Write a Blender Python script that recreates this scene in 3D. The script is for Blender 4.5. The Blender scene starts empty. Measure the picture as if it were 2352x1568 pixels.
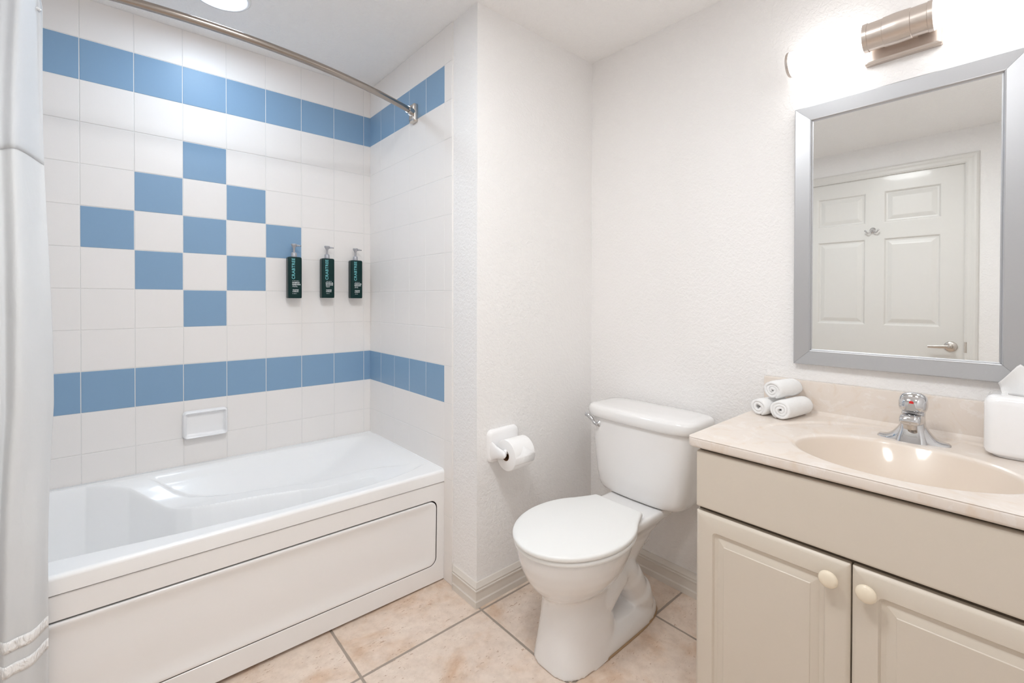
import bpy, bmesh, math, random
from math import sin, cos, pi, sqrt, exp, log, atan2, radians
from mathutils import Vector, Matrix, noise
random.seed(7)
S = bpy.context.scene
C = S.collection

# ------------------------------------------------------------------ layout
XM, YP, ZC, XD, YR = 0.680, -0.9485, 2.286, -1.8065, -2.62   # mirror wall, jog wall, ceiling, door wall, near wall
ZB, TH, TW, G0 = 0.7384, 0.155, 0.15573, 0.0389              # blue band base, tile height/width, first joint
E0, EW = 0.1318, 0.1492
CAM = (-1.0316, -2.3277, 1.1647)

# ------------------------------------------------------------------ helpers
def link(o, parent=None):
    C.objects.link(o)
    if parent: o.parent = parent
    return o
def tag(o, label=None, cat=None, group=None, kind=None):
    if label: o['label'] = label
    if cat: o['category'] = cat
    if group: o['group'] = group
    if kind: o['kind'] = kind
    return o
def thing(name, label, cat, loc=(0, 0, 0), rz=0, group=None):
    o = bpy.data.objects.new(name, None); o.empty_display_size = 0.05
    o.location = loc; o.rotation_euler = (0, 0, rz); link(o)
    return tag(o, label, cat, group)
def smooth(me, on=True):
    for p in me.polygons: p.use_smooth = on
def obj(name, bm, mat, parent=None, sm=True, autos=None, bev=None, sub=0, recalc=True, label=None):
    if recalc: bmesh.ops.recalc_face_normals(bm, faces=bm.faces[:])
    me = bpy.data.meshes.new(name); bm.to_mesh(me); bm.free()
    for m in (mat if isinstance(mat, (list, tuple)) else [mat]): me.materials.append(m)
    smooth(me, sm)
    o = bpy.data.objects.new(name, me); link(o, parent)
    if bev:
        b = o.modifiers.new('bevel', 'BEVEL'); b.width = bev; b.segments = 3; b.limit_method = 'ANGLE'; b.angle_limit = radians(40)
        b.harden_normals = True
    if sub:
        s = o.modifiers.new('sub', 'SUBSURF'); s.levels = sub; s.render_levels = sub
    if autos is not None and sm:
        me.set_sharp_from_angle(angle=radians(autos))
    if label: o['label'] = label
    return o
def box(bm, x0, x1, y0, y1, z0, z1, mi=0):
    vs = [bm.verts.new((x, y, z)) for z in (z0, z1) for y in (y0, y1) for x in (x0, x1)]
    for q in ((0, 1, 3, 2), (4, 6, 7, 5), (0, 4, 5, 1), (2, 3, 7, 6), (0, 2, 6, 4), (1, 5, 7, 3)):
        f = bm.faces.new([vs[i] for i in q]); f.material_index = mi
def prism(bm, pts, z0, z1):
    a = [bm.verts.new((x, y, z0)) for x, y in pts]; b = [bm.verts.new((x, y, z1)) for x, y in pts]
    n = len(pts); bm.faces.new(a); bm.faces.new(b)
    for i in range(n): bm.faces.new((a[i], a[(i+1) % n], b[(i+1) % n], b[i]))
def loft(bm, rings, cap=True, closed=True, mi=0):
    rs = [[bm.verts.new(p) for p in r] for r in rings]
    n = len(rs[0])
    for a, b in zip(rs, rs[1:]):
        for i in range(n if closed else n-1):
            j = (i+1) % n
            bm.faces.new((a[i], a[j], b[j], b[i])).material_index = mi
    if cap and closed:
        bm.faces.new(rs[0]).material_index = mi; bm.faces.new(rs[-1]).material_index = mi
    return rs
def sell(cx, cy, a, b, n, k=48, z=0.0):
    out = []
    for i in range(k):
        t = 2*pi*i/k; c, s = cos(t), sin(t)
        out.append((cx+a*math.copysign(abs(c)**(2/n), c), cy+b*math.copysign(abs(s)**(2/n), s), z))
    return out
def rrect(w, h, r, k=6):
    """rounded rectangle centred on 0, list of (u,v), 4*(k+1) points"""
    r = max(min(r, w/2-1e-5, h/2-1e-5), 1e-5); out = []
    for q, (sx, sy) in enumerate(((1, 1), (-1, 1), (-1, -1), (1, -1))):
        for i in range(k+1):
            t = (q+i/k)*pi/2
            out.append((sx*(w/2-r)+r*cos(t), sy*(h/2-r)+r*sin(t)))
    return out
def ringpanel(bm, w, h, rings, place, k=6, back=None):
    """concentric rounded rectangles (inset, depth, radius); place(u, v, d) -> xyz"""
    rs = [[place(u, v, d) for u, v in rrect(w-2*i, h-2*i, r, k)] for i, d, r in rings]
    if back is not None:
        rs = [[place(u, v, back) for u, v in rrect(w-2*rings[0][0], h-2*rings[0][0], rings[0][2], k)]] + rs
    loft(bm, rs)
def cyl(bm, p0, p1, r0, r1=None, k=32, cap=True):
    r1 = r0 if r1 is None else r1
    p0, p1 = Vector(p0), Vector(p1); d = (p1-p0).normalized()
    u = d.orthogonal().normalized(); v = d.cross(u)
    loft(bm, [[p+(u*cos(2*pi*i/k)+v*sin(2*pi*i/k))*r for i in range(k)] for p, r in ((p0, r0), (p1, r1))], cap)
def lathe(bm, org, axis, prof, k=40, cap=True):
    """prof: (distance along axis, radius)"""
    org = Vector(org); d = Vector(axis).normalized(); u = d.orthogonal().normalized(); v = d.cross(u)
    loft(bm, [[org+d*h+(u*cos(2*pi*i/k)+v*sin(2*pi*i/k))*max(r, 1e-5) for i in range(k)] for h, r in prof], cap)
def tube(bm, pts, r, k=20, cap=True):
    pts = [Vector(p) for p in pts]; rings = []; up = Vector((0, 0, 1))
    for i, p in enumerate(pts):
        d = (pts[min(i+1, len(pts)-1)]-pts[max(i-1, 0)]).normalized()
        u = d.cross(up)
        if u.length < 1e-4: u = d.orthogonal()
        u.normalize(); v = d.cross(u)
        rr = r[i] if isinstance(r, (list, tuple)) else r
        rings.append([p+(u*cos(2*pi*j/k)+v*sin(2*pi*j/k))*rr for j in range(k)])
    loft(bm, rings, cap)
def bez(P, n):
    """Catmull-Rom through P"""
    P = [Vector(p) for p in P]; out = []
    for i in range(len(P)-1):
        a = P[max(i-1, 0)]; b = P[i]; c = P[i+1]; d = P[min(i+2, len(P)-1)]
        for j in range(n):
            t = j/n
            out.append(0.5*((2*b)+(c-a)*t+(2*a-5*b+4*c-d)*t*t+(-a+3*b-3*c+d)*t**3))
    return out+[P[-1]]
def sst(t):
    t = max(0.0, min(1.0, t)); return t*t*(3-2*t)
def interp(x, xs, ys):
    if x <= xs[0]: return ys[0]
    for i in range(len(xs)-1):
        if x <= xs[i+1]:
            t = (x-xs[i])/(xs[i+1]-xs[i]); return ys[i]+(ys[i+1]-ys[i])*t
    return ys[-1]
def smin(vals, k):
    m = min(vals); return m-log(sum(exp(-k*(v-m)) for v in vals))/k

# ------------------------------------------------------------------ materials
def mat(name, col=(.8, .8, .8), rough=.5, metal=0, spec=.5, coat=0, emit=None, es=0, sss=0, trans=0):
    m = bpy.data.materials.new(name); m.use_nodes = True
    b = m.node_tree.nodes['Principled BSDF']
    b.inputs['Base Color'].default_value = (*col, 1); b.inputs['Roughness'].default_value = rough
    b.inputs['Metallic'].default_value = metal; b.inputs['Specular IOR Level'].default_value = spec
    b.inputs['Coat Weight'].default_value = coat; b.inputs['Coat Roughness'].default_value = .06
    b.inputs['Subsurface Weight'].default_value = sss
    if sss: b.inputs['Subsurface Scale'].default_value = .01
    b.inputs['Transmission Weight'].default_value = trans
    if emit: b.inputs['Emission Color'].default_value = (*emit, 1); b.inputs['Emission Strength'].default_value = es
    return m
def N(m, t, **kw):
    n = m.node_tree.nodes.new(t)
    for k, v in kw.items():
        if k in n.inputs.keys(): n.inputs[k].default_value = v
        else: setattr(n, k, v)
    return n
def L(m, a, ao, b, bi): m.node_tree.links.new(a.outputs[ao], b.inputs[bi])
def coords(m, which='Object', scale=(1, 1, 1)):
    tc = N(m, 'ShaderNodeTexCoord'); mp = N(m, 'ShaderNodeMapping'); mp.inputs['Scale'].default_value = scale
    L(m, tc, which, mp, 'Vector'); return mp
def bump(m, src, out, strength, dist, prev=None):
    b = N(m, 'ShaderNodeBump'); b.inputs['Strength'].default_value = strength; b.inputs['Distance'].default_value = dist
    L(m, src, out, b, 'Height')
    if prev: L(m, prev, 'Normal', b, 'Normal')
    L(m, b, 'Normal', m.node_tree.nodes['Principled BSDF'], 'Normal'); return b
def ramp(m, src, out, stops):
    r = N(m, 'ShaderNodeValToRGB'); e = r.color_ramp.elements
    e[0].position, e[0].color = stops[0][0], (*stops[0][1], 1); e[1].position, e[1].color = stops[-1][0], (*stops[-1][1], 1)
    for p, c in stops[1:-1]:
        q = e.new(p); q.color = (*c, 1)
    L(m, src, out, r, 'Fac'); return r
def texwall(name, col, s1, st, dist=.003, rough=.55):
    m = mat(name, col, rough, spec=.35)
    mp = coords(m)
    n1 = N(m, 'ShaderNodeTexNoise', Scale=s1, Detail=4.0, Roughness=.55, Distortion=.8); L(m, mp, 'Vector', n1, 'Vector')
    r = ramp(m, n1, 'Fac', [(.40, (0, 0, 0)), (.52, (.55, .55, .55)), (.68, (1, 1, 1))])
    bump(m, r, 'Color', st, dist)
    return m
WALL = texwall('knockdown_wall_paint', (.88, .865, .855), 75, .36)
CEIL = texwall('knockdown_ceiling_paint', (.92, .908, .897), 60, .45)
def tilemat(name, col, rough):
    m = mat(name, col, rough, spec=.25)
    mp = coords(m); n = N(m, 'ShaderNodeTexNoise', Scale=7.0, Detail=2.0); L(m, mp, 'Vector', n, 'Vector')
    bump(m, n, 'Fac', .06, .01)
    mx = N(m, 'ShaderNodeMixRGB', blend_type='MULTIPLY'); mx.inputs['Fac'].default_value = .10
    n2 = N(m, 'ShaderNodeTexNoise', Scale=900.0, Detail=1.0); L(m, mp, 'Vector', n2, 'Vector')
    r = ramp(m, n2, 'Fac', [(.35, (.86, .86, .86)), (.6, (1.1, 1.1, 1.1))])
    mx.inputs['Color1'].default_value = (*col, 1); L(m, r, 'Color', mx, 'Color2')
    L(m, mx, 'Color', m.node_tree.nodes['Principled BSDF'], 'Base Color')
    return m
TWHITE = tilemat('white_glazed_tile', (.86, .828, .805), .30)
TBLUE = tilemat('blue_glazed_tile', (.235, .375, .540), .38)
GROUT = mat('white_grout', (.80, .785, .765), .85)
ACR = mat('white_acrylic', (.91, .91, .91), .27, coat=.2)
APR = mat('white_acrylic_apron', (.88, .87, .865), .22, coat=.3)
DARK = mat('gap_shade', (.03, .02, .012), .8)  # near-black colour stands in for shade inside narrow gaps
PORC = mat('white_porcelain', (.86, .85, .845), .07, coat=.6)
SEATM = mat('white_plastic_seat', (.86, .86, .845), .28)
TRIM = mat('cream_trim_paint', (.72, .675, .62), .38)
DOORM = mat('satin_door_paint', (.74, .725, .695), .33, coat=.15)
CAB = mat('cream_thermofoil', (.66, .59, .50), .42, coat=.1)
CABIN = mat('cabinet_shadow_gap', (.10, .075, .05), .8)
KNOB = mat('ivory_ceramic_knob', (.83, .73, .58), .25, coat=.4)
CHROME = mat('chrome', (.66, .66, .67), .05, 1)
NICKEL = mat('brushed_nickel', (.62, .575, .53), .27, 1)
RODM = mat('dark_nickel_rod', (.38, .335, .30), .23, 1)
FIXM = mat('fixture_nickel', (.66, .59, .54), .33, 1)
SILV = mat('silver_frame', (.50, .505, .52), .36, .75)
GLASS = mat('mirror_silver', (.90, .91, .90), .0, 1)
TOWEL = mat('white_terry', (.93, .925, .92), .95, spec=.1)
CURT = mat('white_curtain_cloth', (.86, .87, .875), .7, spec=.25)
VOILE = mat('white_sheer_voile', (.86, .875, .89), .6, spec=.25)
SATIN = mat('white_satin_ribbon', (.92, .92, .92), .3, coat=.3)
PAPER = mat('toilet_paper', (.88, .87, .865), .95, spec=.1)
CARD = mat('brown_cardboard', (.20, .10, .04), .9)
GREEN = mat('dark_green_bottle', (.002, .026, .025), .30, spec=.25)
PUMP = mat('grey_pump_plastic', (.42, .42, .45), .3, .3)
BRACK = mat('clear_bracket_plastic', (.72, .74, .76), .25)
TEAL = mat('teal_lettering', (.16, .50, .53), .5)
WINK = mat('white_lettering', (.75, .8, .8), .5)
RED = mat('red_dot', (.65, .01, .01), .3)
TISS = mat('white_tissue', (.88, .875, .87), .9, spec=.1)
CERW = mat('glossy_white_ceramic', (.91, .905, .91), .14, coat=.4)
CAULK = mat('stained_caulk', (.42, .28, .16), .6)
HOLE = mat('black_hole', (.01, .01, .01), .5)
LAMP = mat('ceiling_diffuser_glow', (1, 1, 1), .4, emit=(.70, .85, 1.0), es=8.2)
TUBEM = mat('vanity_tube_glow', (1, 1, 1), .4, emit=(1.0, .985, .97), es=.75)
FILLGLOW = mat('added_fill_glow', (1, 1, 1), .4, emit=(.95, .98, 1.0), es=8.6)  # glow of the unseen fill lights added to brighten the room
for m in (TOWEL,):
    mp = coords(m); n = N(m, 'ShaderNodeTexNoise', Scale=700.0, Detail=2.0); L(m, mp, 'Vector', n, 'Vector'); b = bump(m, n, 'Fac', .7, .002)
    n2 = N(m, 'ShaderNodeTexNoise', Scale=110.0, Detail=2.0); L(m, mp, 'Vector', n2, 'Vector'); bump(m, n2, 'Fac', .4, .003, b)
for m in (CURT, VOILE):
    b = m.node_tree.nodes['Principled BSDF']; out = m.node_tree.nodes['Material Output']
    tr = N(m, 'ShaderNodeBsdfTranslucent'); tr.inputs['Color'].default_value = (.85, .86, .88, 1)
    mx = N(m, 'ShaderNodeMixShader'); mx.inputs['Fac'].default_value = .35 if m is CURT else .42
    L(m, b, 'BSDF', mx, 1); L(m, tr, 'BSDF', mx, 2); L(m, mx, 'Shader', out, 'Surface')
    mp = coords(m, scale=(1, 1, .35)); n = N(m, 'ShaderNodeTexNoise', Scale=14.0, Detail=4.0, Distortion=.6); L(m, mp, 'Vector', n, 'Vector')
    bb = bump(m, n, 'Fac', .25, .02)
mp = coords(SATIN, scale=(1, 1, .4)); n = N(SATIN, 'ShaderNodeTexNoise', Scale=75.0, Detail=2.0, Distortion=1.5); L(SATIN, mp, 'Vector', n, 'Vector'); bump(SATIN, n, 'Fac', .8, .01)
for m in (NICKEL, FIXM, RODM, SILV):
    mp = coords(m, scale=(1, 1, 1)); n = N(m, 'ShaderNodeTexNoise', Scale=260.0, Detail=2.0); L(m, mp, 'Vector', n, 'Vector'); bump(m, n, 'Fac', .03, .001)
# cultured marble worktop
def marble(name, c1, c2, c3):
    m = mat(name, c1, .24, coat=.25)
    mp = coords(m); n = N(m, 'ShaderNodeTexNoise', Scale=9.0, Detail=5.0, Distortion=2.2, Roughness=.6); L(m, mp, 'Vector', n, 'Vector')
    r = ramp(m, n, 'Fac', [(.30, c2), (.46, c1), (.56, c1), (.62, c3), (.70, c1)])
    L(m, r, 'Color', m.node_tree.nodes['Principled BSDF'], 'Base Color'); return m
MARB = marble('cream_cultured_marble', (.77, .69, .62), (.73, .62, .52), (.81, .745, .69))
TOPM = marble('marbled_top_with_plain_basin', (.77, .69, .62), (.73, .62, .52), (.81, .745, .69))
def basin_colour():
    m = TOPM; bs = m.node_tree.nodes['Principled BSDF']; old = bs.inputs['Base Color'].links[0].from_node
    mp = N(m, 'ShaderNodeTexCoord'); a = N(m, 'ShaderNodeVectorMath'); a.operation = 'SUBTRACT'; a.inputs[1].default_value = (.335, -2.128, 0); L(m, mp, 'Object', a, 0)
    d = N(m, 'ShaderNodeVectorMath'); d.operation = 'DIVIDE'; d.inputs[1].default_value = (.166, .205, 1e6); L(m, a, 'Vector', d, 0)
    l = N(m, 'ShaderNodeVectorMath'); l.operation = 'LENGTH'; L(m, d, 'Vector', l, 0)
    r = N(m, 'ShaderNodeMapRange'); r.inputs['From Min'].default_value = .975; r.inputs['From Max'].default_value = 1.0; L(m, l, 'Value', r, 'Value')
    x = N(m, 'ShaderNodeMixRGB'); x.inputs['Color1'].default_value = (.70, .60, .505, 1); L(m, old, 'Color', x, 'Color2'); L(m, r, 'Result', x, 'Fac')
    L(m, x, 'Color', bs, 'Base Color'); bs.inputs['Roughness'].default_value = .33
basin_colour()
# travertine-look floor tile with grout lines
FL = mat('travertine_floor_tile', rough=.38, spec=.4)
def floor_mat():
    m = FL; bs = m.node_tree.nodes['Principled BSDF']
    tc = N(m, 'ShaderNodeTexCoord'); sp = N(m, 'ShaderNodeSeparateXYZ'); L(m, tc, 'Object', sp, 'Vector')
    wob = N(m, 'ShaderNodeTexNoise', Scale=22.0, Detail=3.0); L(m, tc, 'Object', wob, 'Vector')
    def M(op, a, b=None, av=None, bv=None):
        n = N(m, 'ShaderNodeMath'); n.operation = op
        if a is not None: L(m, a[0], a[1], n, 0)
        elif av is not None: n.inputs[0].default_value = av
        if b is not None: L(m, b[0], b[1], n, 1)
        elif bv is not None: n.inputs[1].default_value = bv
        return n
    w = M('MULTIPLY', (wob, 'Fac'), bv=.0035)
    ds = []; cells = []
    for ax, off, pitch in (('X', -.4645, .4655), ('Y', -.9785, .4425)):
        a = M('SUBTRACT', (sp, ax), bv=off); a = M('DIVIDE', (a, 0), bv=pitch)
        cells.append(M('FLOOR', (a, 0)))
        f = M('FRACT', (a, 0)); f = M('SUBTRACT', (f, 0), bv=.5); f = M('ABSOLUTE', (f, 0)); f = M('SUBTRACT', None, (f, 0), av=.5)
        ds.append(M('MULTIPLY', (f, 0), bv=pitch))
    d = M('MINIMUM', (ds[0], 0), (ds[1], 0)); d = M('ADD', (d, 0), (w, 0)); d = M('SUBTRACT', (d, 0), bv=.00175)
    g = N(m, 'ShaderNodeMapRange'); g.inputs['From Min'].default_value = .0034; g.inputs['From Max'].default_value = .0050; L(m, d, 0, g, 'Value')
    cv = N(m, 'ShaderNodeCombineXYZ'); L(m, cells[0], 0, cv, 'X'); L(m, cells[1], 0, cv, 'Y')
    wn = N(m, 'ShaderNodeTexWhiteNoise'); L(m, cv, 'Vector', wn, 'Vector')
    sc = N(m, 'ShaderNodeVectorMath'); sc.operation = 'SCALE'; sc.inputs['Scale'].default_value = 7.0; L(m, wn, 'Color', sc, 'Vector')
    ad = N(m, 'ShaderNodeVectorMath'); L(m, tc, 'Object', ad, 0); L(m, sc, 'Vector', ad, 1)
    n1 = N(m, 'ShaderNodeTexNoise', Scale=6.5, Detail=5.0, Roughness=.62, Distortion=.4); L(m, ad, 'Vector', n1, 'Vector')
    base = ramp(m, n1, 'Fac', [(.26, (.60, .41, .28)), (.39, (.70, .54, .42)), (.50, (.76, .63, .53)), (.72, (.80, .69, .60))])
    mp = N(m, 'ShaderNodeMapping'); mp.inputs['Scale'].default_value = (1.0, 2.4, 1); mp.inputs['Rotation'].default_value = (0, 0, .5); L(m, ad, 'Vector', mp, 'Vector')
    n2 = N(m, 'ShaderNodeTexNoise', Scale=62.0, Detail=4.0, Roughness=.65, Distortion=.5); L(m, mp, 'Vector', n2, 'Vector')
    n3 = N(m, 'ShaderNodeTexNoise', Scale=7.0, Detail=1.0); L(m, mp, 'Vector', n3, 'Vector')
    th = M('MULTIPLY', (n3, 'Fac'), bv=.26); pit = M('ADD', (n2, 'Fac'), (th, 0))
    pr = ramp(m, pit, 0, [(.775, (0, 0, 0)), (.81, (1, 1, 1))])
    mx = N(m, 'ShaderNodeMixRGB'); mx.inputs['Color2'].default_value = (.36, .19, .10, 1); L(m, base, 'Color', mx, 'Color1')
    pf = M('MULTIPLY', (pr, 'Color'), bv=.6); L(m, pf, 0, mx, 'Fac')
    n4 = N(m, 'ShaderNodeTexNoise', Scale=30.0, Detail=5.0, Roughness=.7); L(m, ad, 'Vector', n4, 'Vector')
    fine = ramp(m, n4, 'Fac', [(.32, (.86, .84, .82)), (.6, (1.04, 1.04, 1.04))])
    mm = N(m, 'ShaderNodeMixRGB', blend_type='MULTIPLY'); mm.inputs['Fac'].default_value = .8; L(m, mx, 'Color', mm, 'Color1'); L(m, fine, 'Color', mm, 'Color2')
    gr = N(m, 'ShaderNodeMixRGB'); gr.inputs['Color1'].default_value = (.36, .30, .25, 1); L(m, mm, 'Color', gr, 'Color2'); L(m, g, 'Result', gr, 'Fac')
    L(m, gr, 'Color', bs, 'Base Color')
    b1 = bump(m, g, 'Result', .5, .002); bump(m, pr, 'Color', -.25, .001, b1)
floor_mat()

# ------------------------------------------------------------------ room shell
def struct(name, bm, m, label, cat, parent=None, **kw):
    o = obj(name, bm, m, parent, **kw)
    return tag(o, label, cat, kind='structure')
bm = bmesh.new(); box(bm, XD-.12, XM+.12, YR-.12, .12, -.10, 0)
struct('floor', bm, FL, 'peach beige travertine-look floor tiles with grey grout', 'floor', sm=False)
bm = bmesh.new(); box(bm, XD-.12, XM+.12, YR-.12, .12, ZC, ZC+.10)
struct('ceiling', bm, CEIL, 'white textured ceiling', 'ceiling', sm=False)
XT = -1.56   # left end wall of the tub alcove
bm = bmesh.new(); box(bm, XT-.25, .12, .0013, .12, 0, ZC)
wl = struct('wall_left', bm, GROUT, 'long tiled wall over the bathtub with blue bands and diamond', 'wall', sm=False)
bm = bmesh.new(); prism(bm, [(.0, .0022), (0, YP), (.10, YP+.10), (.10, .0022)], 0, ZC)
wf = struct('wall_far', bm, WALL, 'short end wall of the tub alcove, tiled then painted', 'wall', sm=False)
bm = bmesh.new(); prism(bm, [(0, YP), (XM, YP), (XM, YP+.10), (.10, YP+.10)], 0, ZC)
struct('wall_middle', bm, WALL, 'white textured wall behind the toilet paper holder', 'wall', sm=False)
bm = bmesh.new(); box(bm, XM, XM+.12, YR, YP+.10, 0, ZC)
struct('wall_right', bm, WALL, 'white textured wall behind mirror and toilet', 'wall', sm=False)
bm = bmesh.new(); box(bm, XD-.12, XM+.12, YR-.12, YR, 0, ZC)
struct('wall_near', bm, WALL, 'white textured wall beside the vanity', 'wall', sm=False)
bm = bmesh.new()
D0, D1, DZ = -2.045, -1.112, 2.062       # door opening
box(bm, XD-.12, XD, YR, D0-.004, 0, ZC); box(bm, XD-.12, XD, D1+.004, .12, 0, ZC); box(bm, XD-.12, XD, D0-.004, D1+.004, DZ+.004, ZC)
struct('wall_rear', bm, WALL, 'white textured wall around the door, seen in mirror', 'wall', sm=False)
bm = bmesh.new(); box(bm, XD, XT, -.86, .0022, 0, ZC)
struct('wall_alcove', bm, WALL, 'end wall of the tub alcove hidden behind curtain', 'wall', sm=False)

# tiles: every tile a bevelled slab, the whole field one surface
def tile(bm, place, u0, u1, v0, v1, blue, tk=.0013, g=.0013, bv=.0009):
    u0 += g; u1 -= g; v0 += g; v1 -= g
    ta, tb = random.uniform(-1, 1)*.0004, random.uniform(-1, 1)*.0004
    def P(u, v, d):
        tl = (u-(u0+u1)/2)/TW*ta+(v-(v0+v1)/2)/TH*tb if d > 0 else 0
        return place(u, v, d+tl)
    R = [[(u0, v0), (u1, v0), (u1, v1), (u0, v1)], [(u0, v0), (u1, v0), (u1, v1), (u0, v1)], [(u0+bv, v0+bv), (u1-bv, v0+bv), (u1-bv, v1-bv), (u0+bv, v1-bv)]]
    ds = (0, tk-bv*.8, tk)
    rs = [[bm.verts.new(P(u, v, d)) for u, v in r] for r, d in zip(R, ds)]
    for a, b in zip(rs, rs[1:]):
        for i in range(4): bm.faces.new((a[i], a[(i+1) % 4], b[(i+1) % 4], b[i])).material_index = blue
    bm.faces.new(rs[-1]).material_index = blue
rows = [(ZB+k*TH, ZB+(k+1)*TH) for k in range(-3, 10)]
diamond = {6: (4,), 5: (5, 3), 4: (6, 4, 2), 3: (5, 3), 2: (4,)}
bm = bmesh.new(); pl = lambda u, v, d: (-u, .0013-d, v)
for k in range(-3, 10):
    v0, v1 = ZB+k*TH, min(ZB+(k+1)*TH, ZC-.001)
    us = [0.0]+[G0+i*TW for i in range(11)]
    for i in range(-1, 10):
        u0, u1 = us[i+1], us[i+2]
        if u0 > -XT-.01: continue
        u1 = min(u1, -XT)
        blue = 1 if k in (0, 8) or (k in diamond and i in diamond[k]) else 0
        if u1-u0 > .004: tile(bm, pl, u0, u1, v0, v1, blue)
obj('tiling', bm, [TWHITE, TBLUE], wl, sm=False, label='glossy white and blue square tiles')
bm = bmesh.new(); pl = lambda u, v, d: (-.0032-d, -u, v)
box(bm, -.0036, 0, -.786, -.0005, 0, ZC-.0005, 2)
for k in range(-5, 10):
    v0, v1 = max(0, ZB+k*TH), min(ZB+(k+1)*TH, ZC-.001)
    us = [0.0]+[E0+i*EW for i in range(5)]
    for i in range(5):
        tile(bm, pl, us[i], us[i+1], v0, v1, 1 if k in (0, 8) else 0, tk=.0010, bv=.0007)
    # bullnose trim tile with a rounded outer edge
    a, b = us[5]+.0013, .7871
    prof = [(a, -.003), (a, .0015)]+[(b-.010+.010*sin(t*pi/12), -.0025+.004*cos(t*pi/12)) for t in range(0, 7)]+[(b, -.003)]
    loft(bm, [[pl(u, v, d) for u, d in prof] for v in (v0+.0013, v1-.0013)])
obj('tiling', bm, [TWHITE, TBLUE, GROUT], wf, sm=False, label='glossy white and blue square tiles with bullnose edge')

# baseboards
BPROF = [(0, 0), (.0150, 0), (.0150, .0235), (.0135, .0255), (.0120, .029), (.0122, .058), (.0145, .0605), (.0148, .0655), (.0120, .0675), (.0122, .0725), (.0135, .0745), (.0110, .079), (.0050, .0915), (0, .0925)]
def baseboard(name, p0, p1, nrm, m0, m1, label):
    p0, p1, n = Vector(p0), Vector(p1), Vector(nrm); d = (p1-p0).normalized(); bm = bmesh.new()
    loft(bm, [[(p.x+n.x*a+d.x*a*s, p.y+n.y*a+d.y*a*s, z) for a, z in BPROF] for p, s in ((p0, -m0), (p1, m1))])
    return struct(name, bm, TRIM, label, 'baseboard', sm=False)
baseboard('baseboard_far', (0, -.790), (0, YP), (-1, 0), -.9, 1, 'cream stepped baseboard stub beside the tub apron')
baseboard('baseboard_middle', (0, YP), (XM, YP), (0, -1), 1, -1, 'cream stepped baseboard under the toilet paper holder')
baseboard('baseboard_right', (XM, YP), (XM, -1.745), (-1, 0), -1, 0, 'cream stepped baseboard behind the toilet')
baseboard('baseboard_near', (XD, YR), (XM, YR), (0, 1), -1, -1, 'cream stepped baseboard on the near wall')
baseboard('baseboard_rear', (XD, YR), (XD, D0-.068), (1, 0), -1, 0, 'cream stepped baseboard beside the door')

# door in the rear wall (seen in the mirror)
dr = tag(bpy.data.objects.new('door_1', None), 'off-white six-panel door reflected in the mirror', 'door', kind='structure'); link(dr)
dr.location = (XD, 0, 0)
ys = [D0, -1.932, -1.628, -1.524, -1.220, D1]; zs = [.008, .235, .700, .987, 1.617, 1.728, 1.955, DZ]
bm = bmesh.new(); t0, t1 = -.040, -.002
for a, b in ((0, 1), (2, 3), (4, 5)): box(bm, t0, t1, ys[a], ys[b], zs[0], zs[7])
for a, b in ((0, 1), (2, 3), (4, 5), (6, 7)):
    box(bm, t0, t1, ys[1], ys[2], zs[a], zs[b]); box(bm, t0, t1, ys[3], ys[4], zs[a], zs[b])
bmesh.ops.remove_doubles(bm, verts=bm.verts[:], dist=1e-5)
obj('door_frame', bm, DOORM, dr, sm=False)
for a in (1, 3):
    for c in (1, 3, 5):
        y0, y1, z0, z1 = ys[a], ys[a+1], zs[c], zs[c+1]
        bm = bmesh.new(); cy, cz = (y0+y1)/2, (z0+z1)/2
        ringpanel(bm, y1-y0, z1-z0, [(0, t1, .0002), (.004, t1-.001, .0002), (.012, t1-.011, .0002), (.022, t1-.012, .0002), (.045, t1-.004, .0002), (.050, t1-.003, .0002)],
                  lambda u, v, d: (d, cy+u, cz+v), k=1, back=t0)
        obj('door_panel', bm, DOORM, dr, sm=False)
hd = tag(bpy.data.objects.new('door_handle', None)); hd.name = 'door_handle'; link(hd, dr)
bm = bmesh.new(); hz, hy = .862, -1.983
lathe(bm, (-.002, hy, hz), (1, 0, 0), [(0, .034), (.006, .034), (.010, .030), (.014, .022), (.016, .014), (.040, .012), (.052, .0125), (.058, .011), (.060, .004)])
obj('handle_rose', bm, NICKEL, hd, autos=35)
bm = bmesh.new()
P = bez([(.048, hy, hz), (.050, hy+.03, hz-.001), (.052, hy+.07, hz-.003), (.050, hy+.108, hz-.004)], 6)
loft(bm, [[(p.x+.005*cos(t), p.y, p.z+w*sin(t)) for t in [2*pi*j/16 for j in range(16)]] for p, w in [(p, .0125-.004*i/(len(P)-1)) for i, p in enumerate(P)]])
obj('handle_lever', bm, NICKEL, hd, autos=60)
# casing
tr = tag(bpy.data.objects.new('trim_1', None), 'off-white moulded casing round the door in the mirror', 'door casing', kind='structure'); link(tr); tr.location = (XD, 0, 0)
CP = [(0, 0), (0, .010), (.006, .014), (.014, .012), (.030, .013), (.042, .017), (.052, .018), (.060, .014), (.065, .008), (.066, 0)]
def casing(kind):
    bm = bmesh.new()
    if kind == 0: rs = [[(d, D0-o, z) for o, d, z in [(o, d, (DZ+o) if e else 0) for o, d in CP]] for e in (0, 1)]
    elif kind == 1: rs = [[(d, D1+o, z) for o, d, z in [(o, d, (DZ+o) if e else 0) for o, d in CP]] for e in (0, 1)]
    else: rs = [[(d, (D0-o) if e == 0 else (D1+o), DZ+o) for o, d in CP] for e in (0, 1)]
    loft(bm, rs); obj('casing_board', bm, DOORM, tr, sm=False)
for k in range(3): casing(k)
bm = bmesh.new()   # door stop and jamb, coloured dark as shade in the door gap
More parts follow.
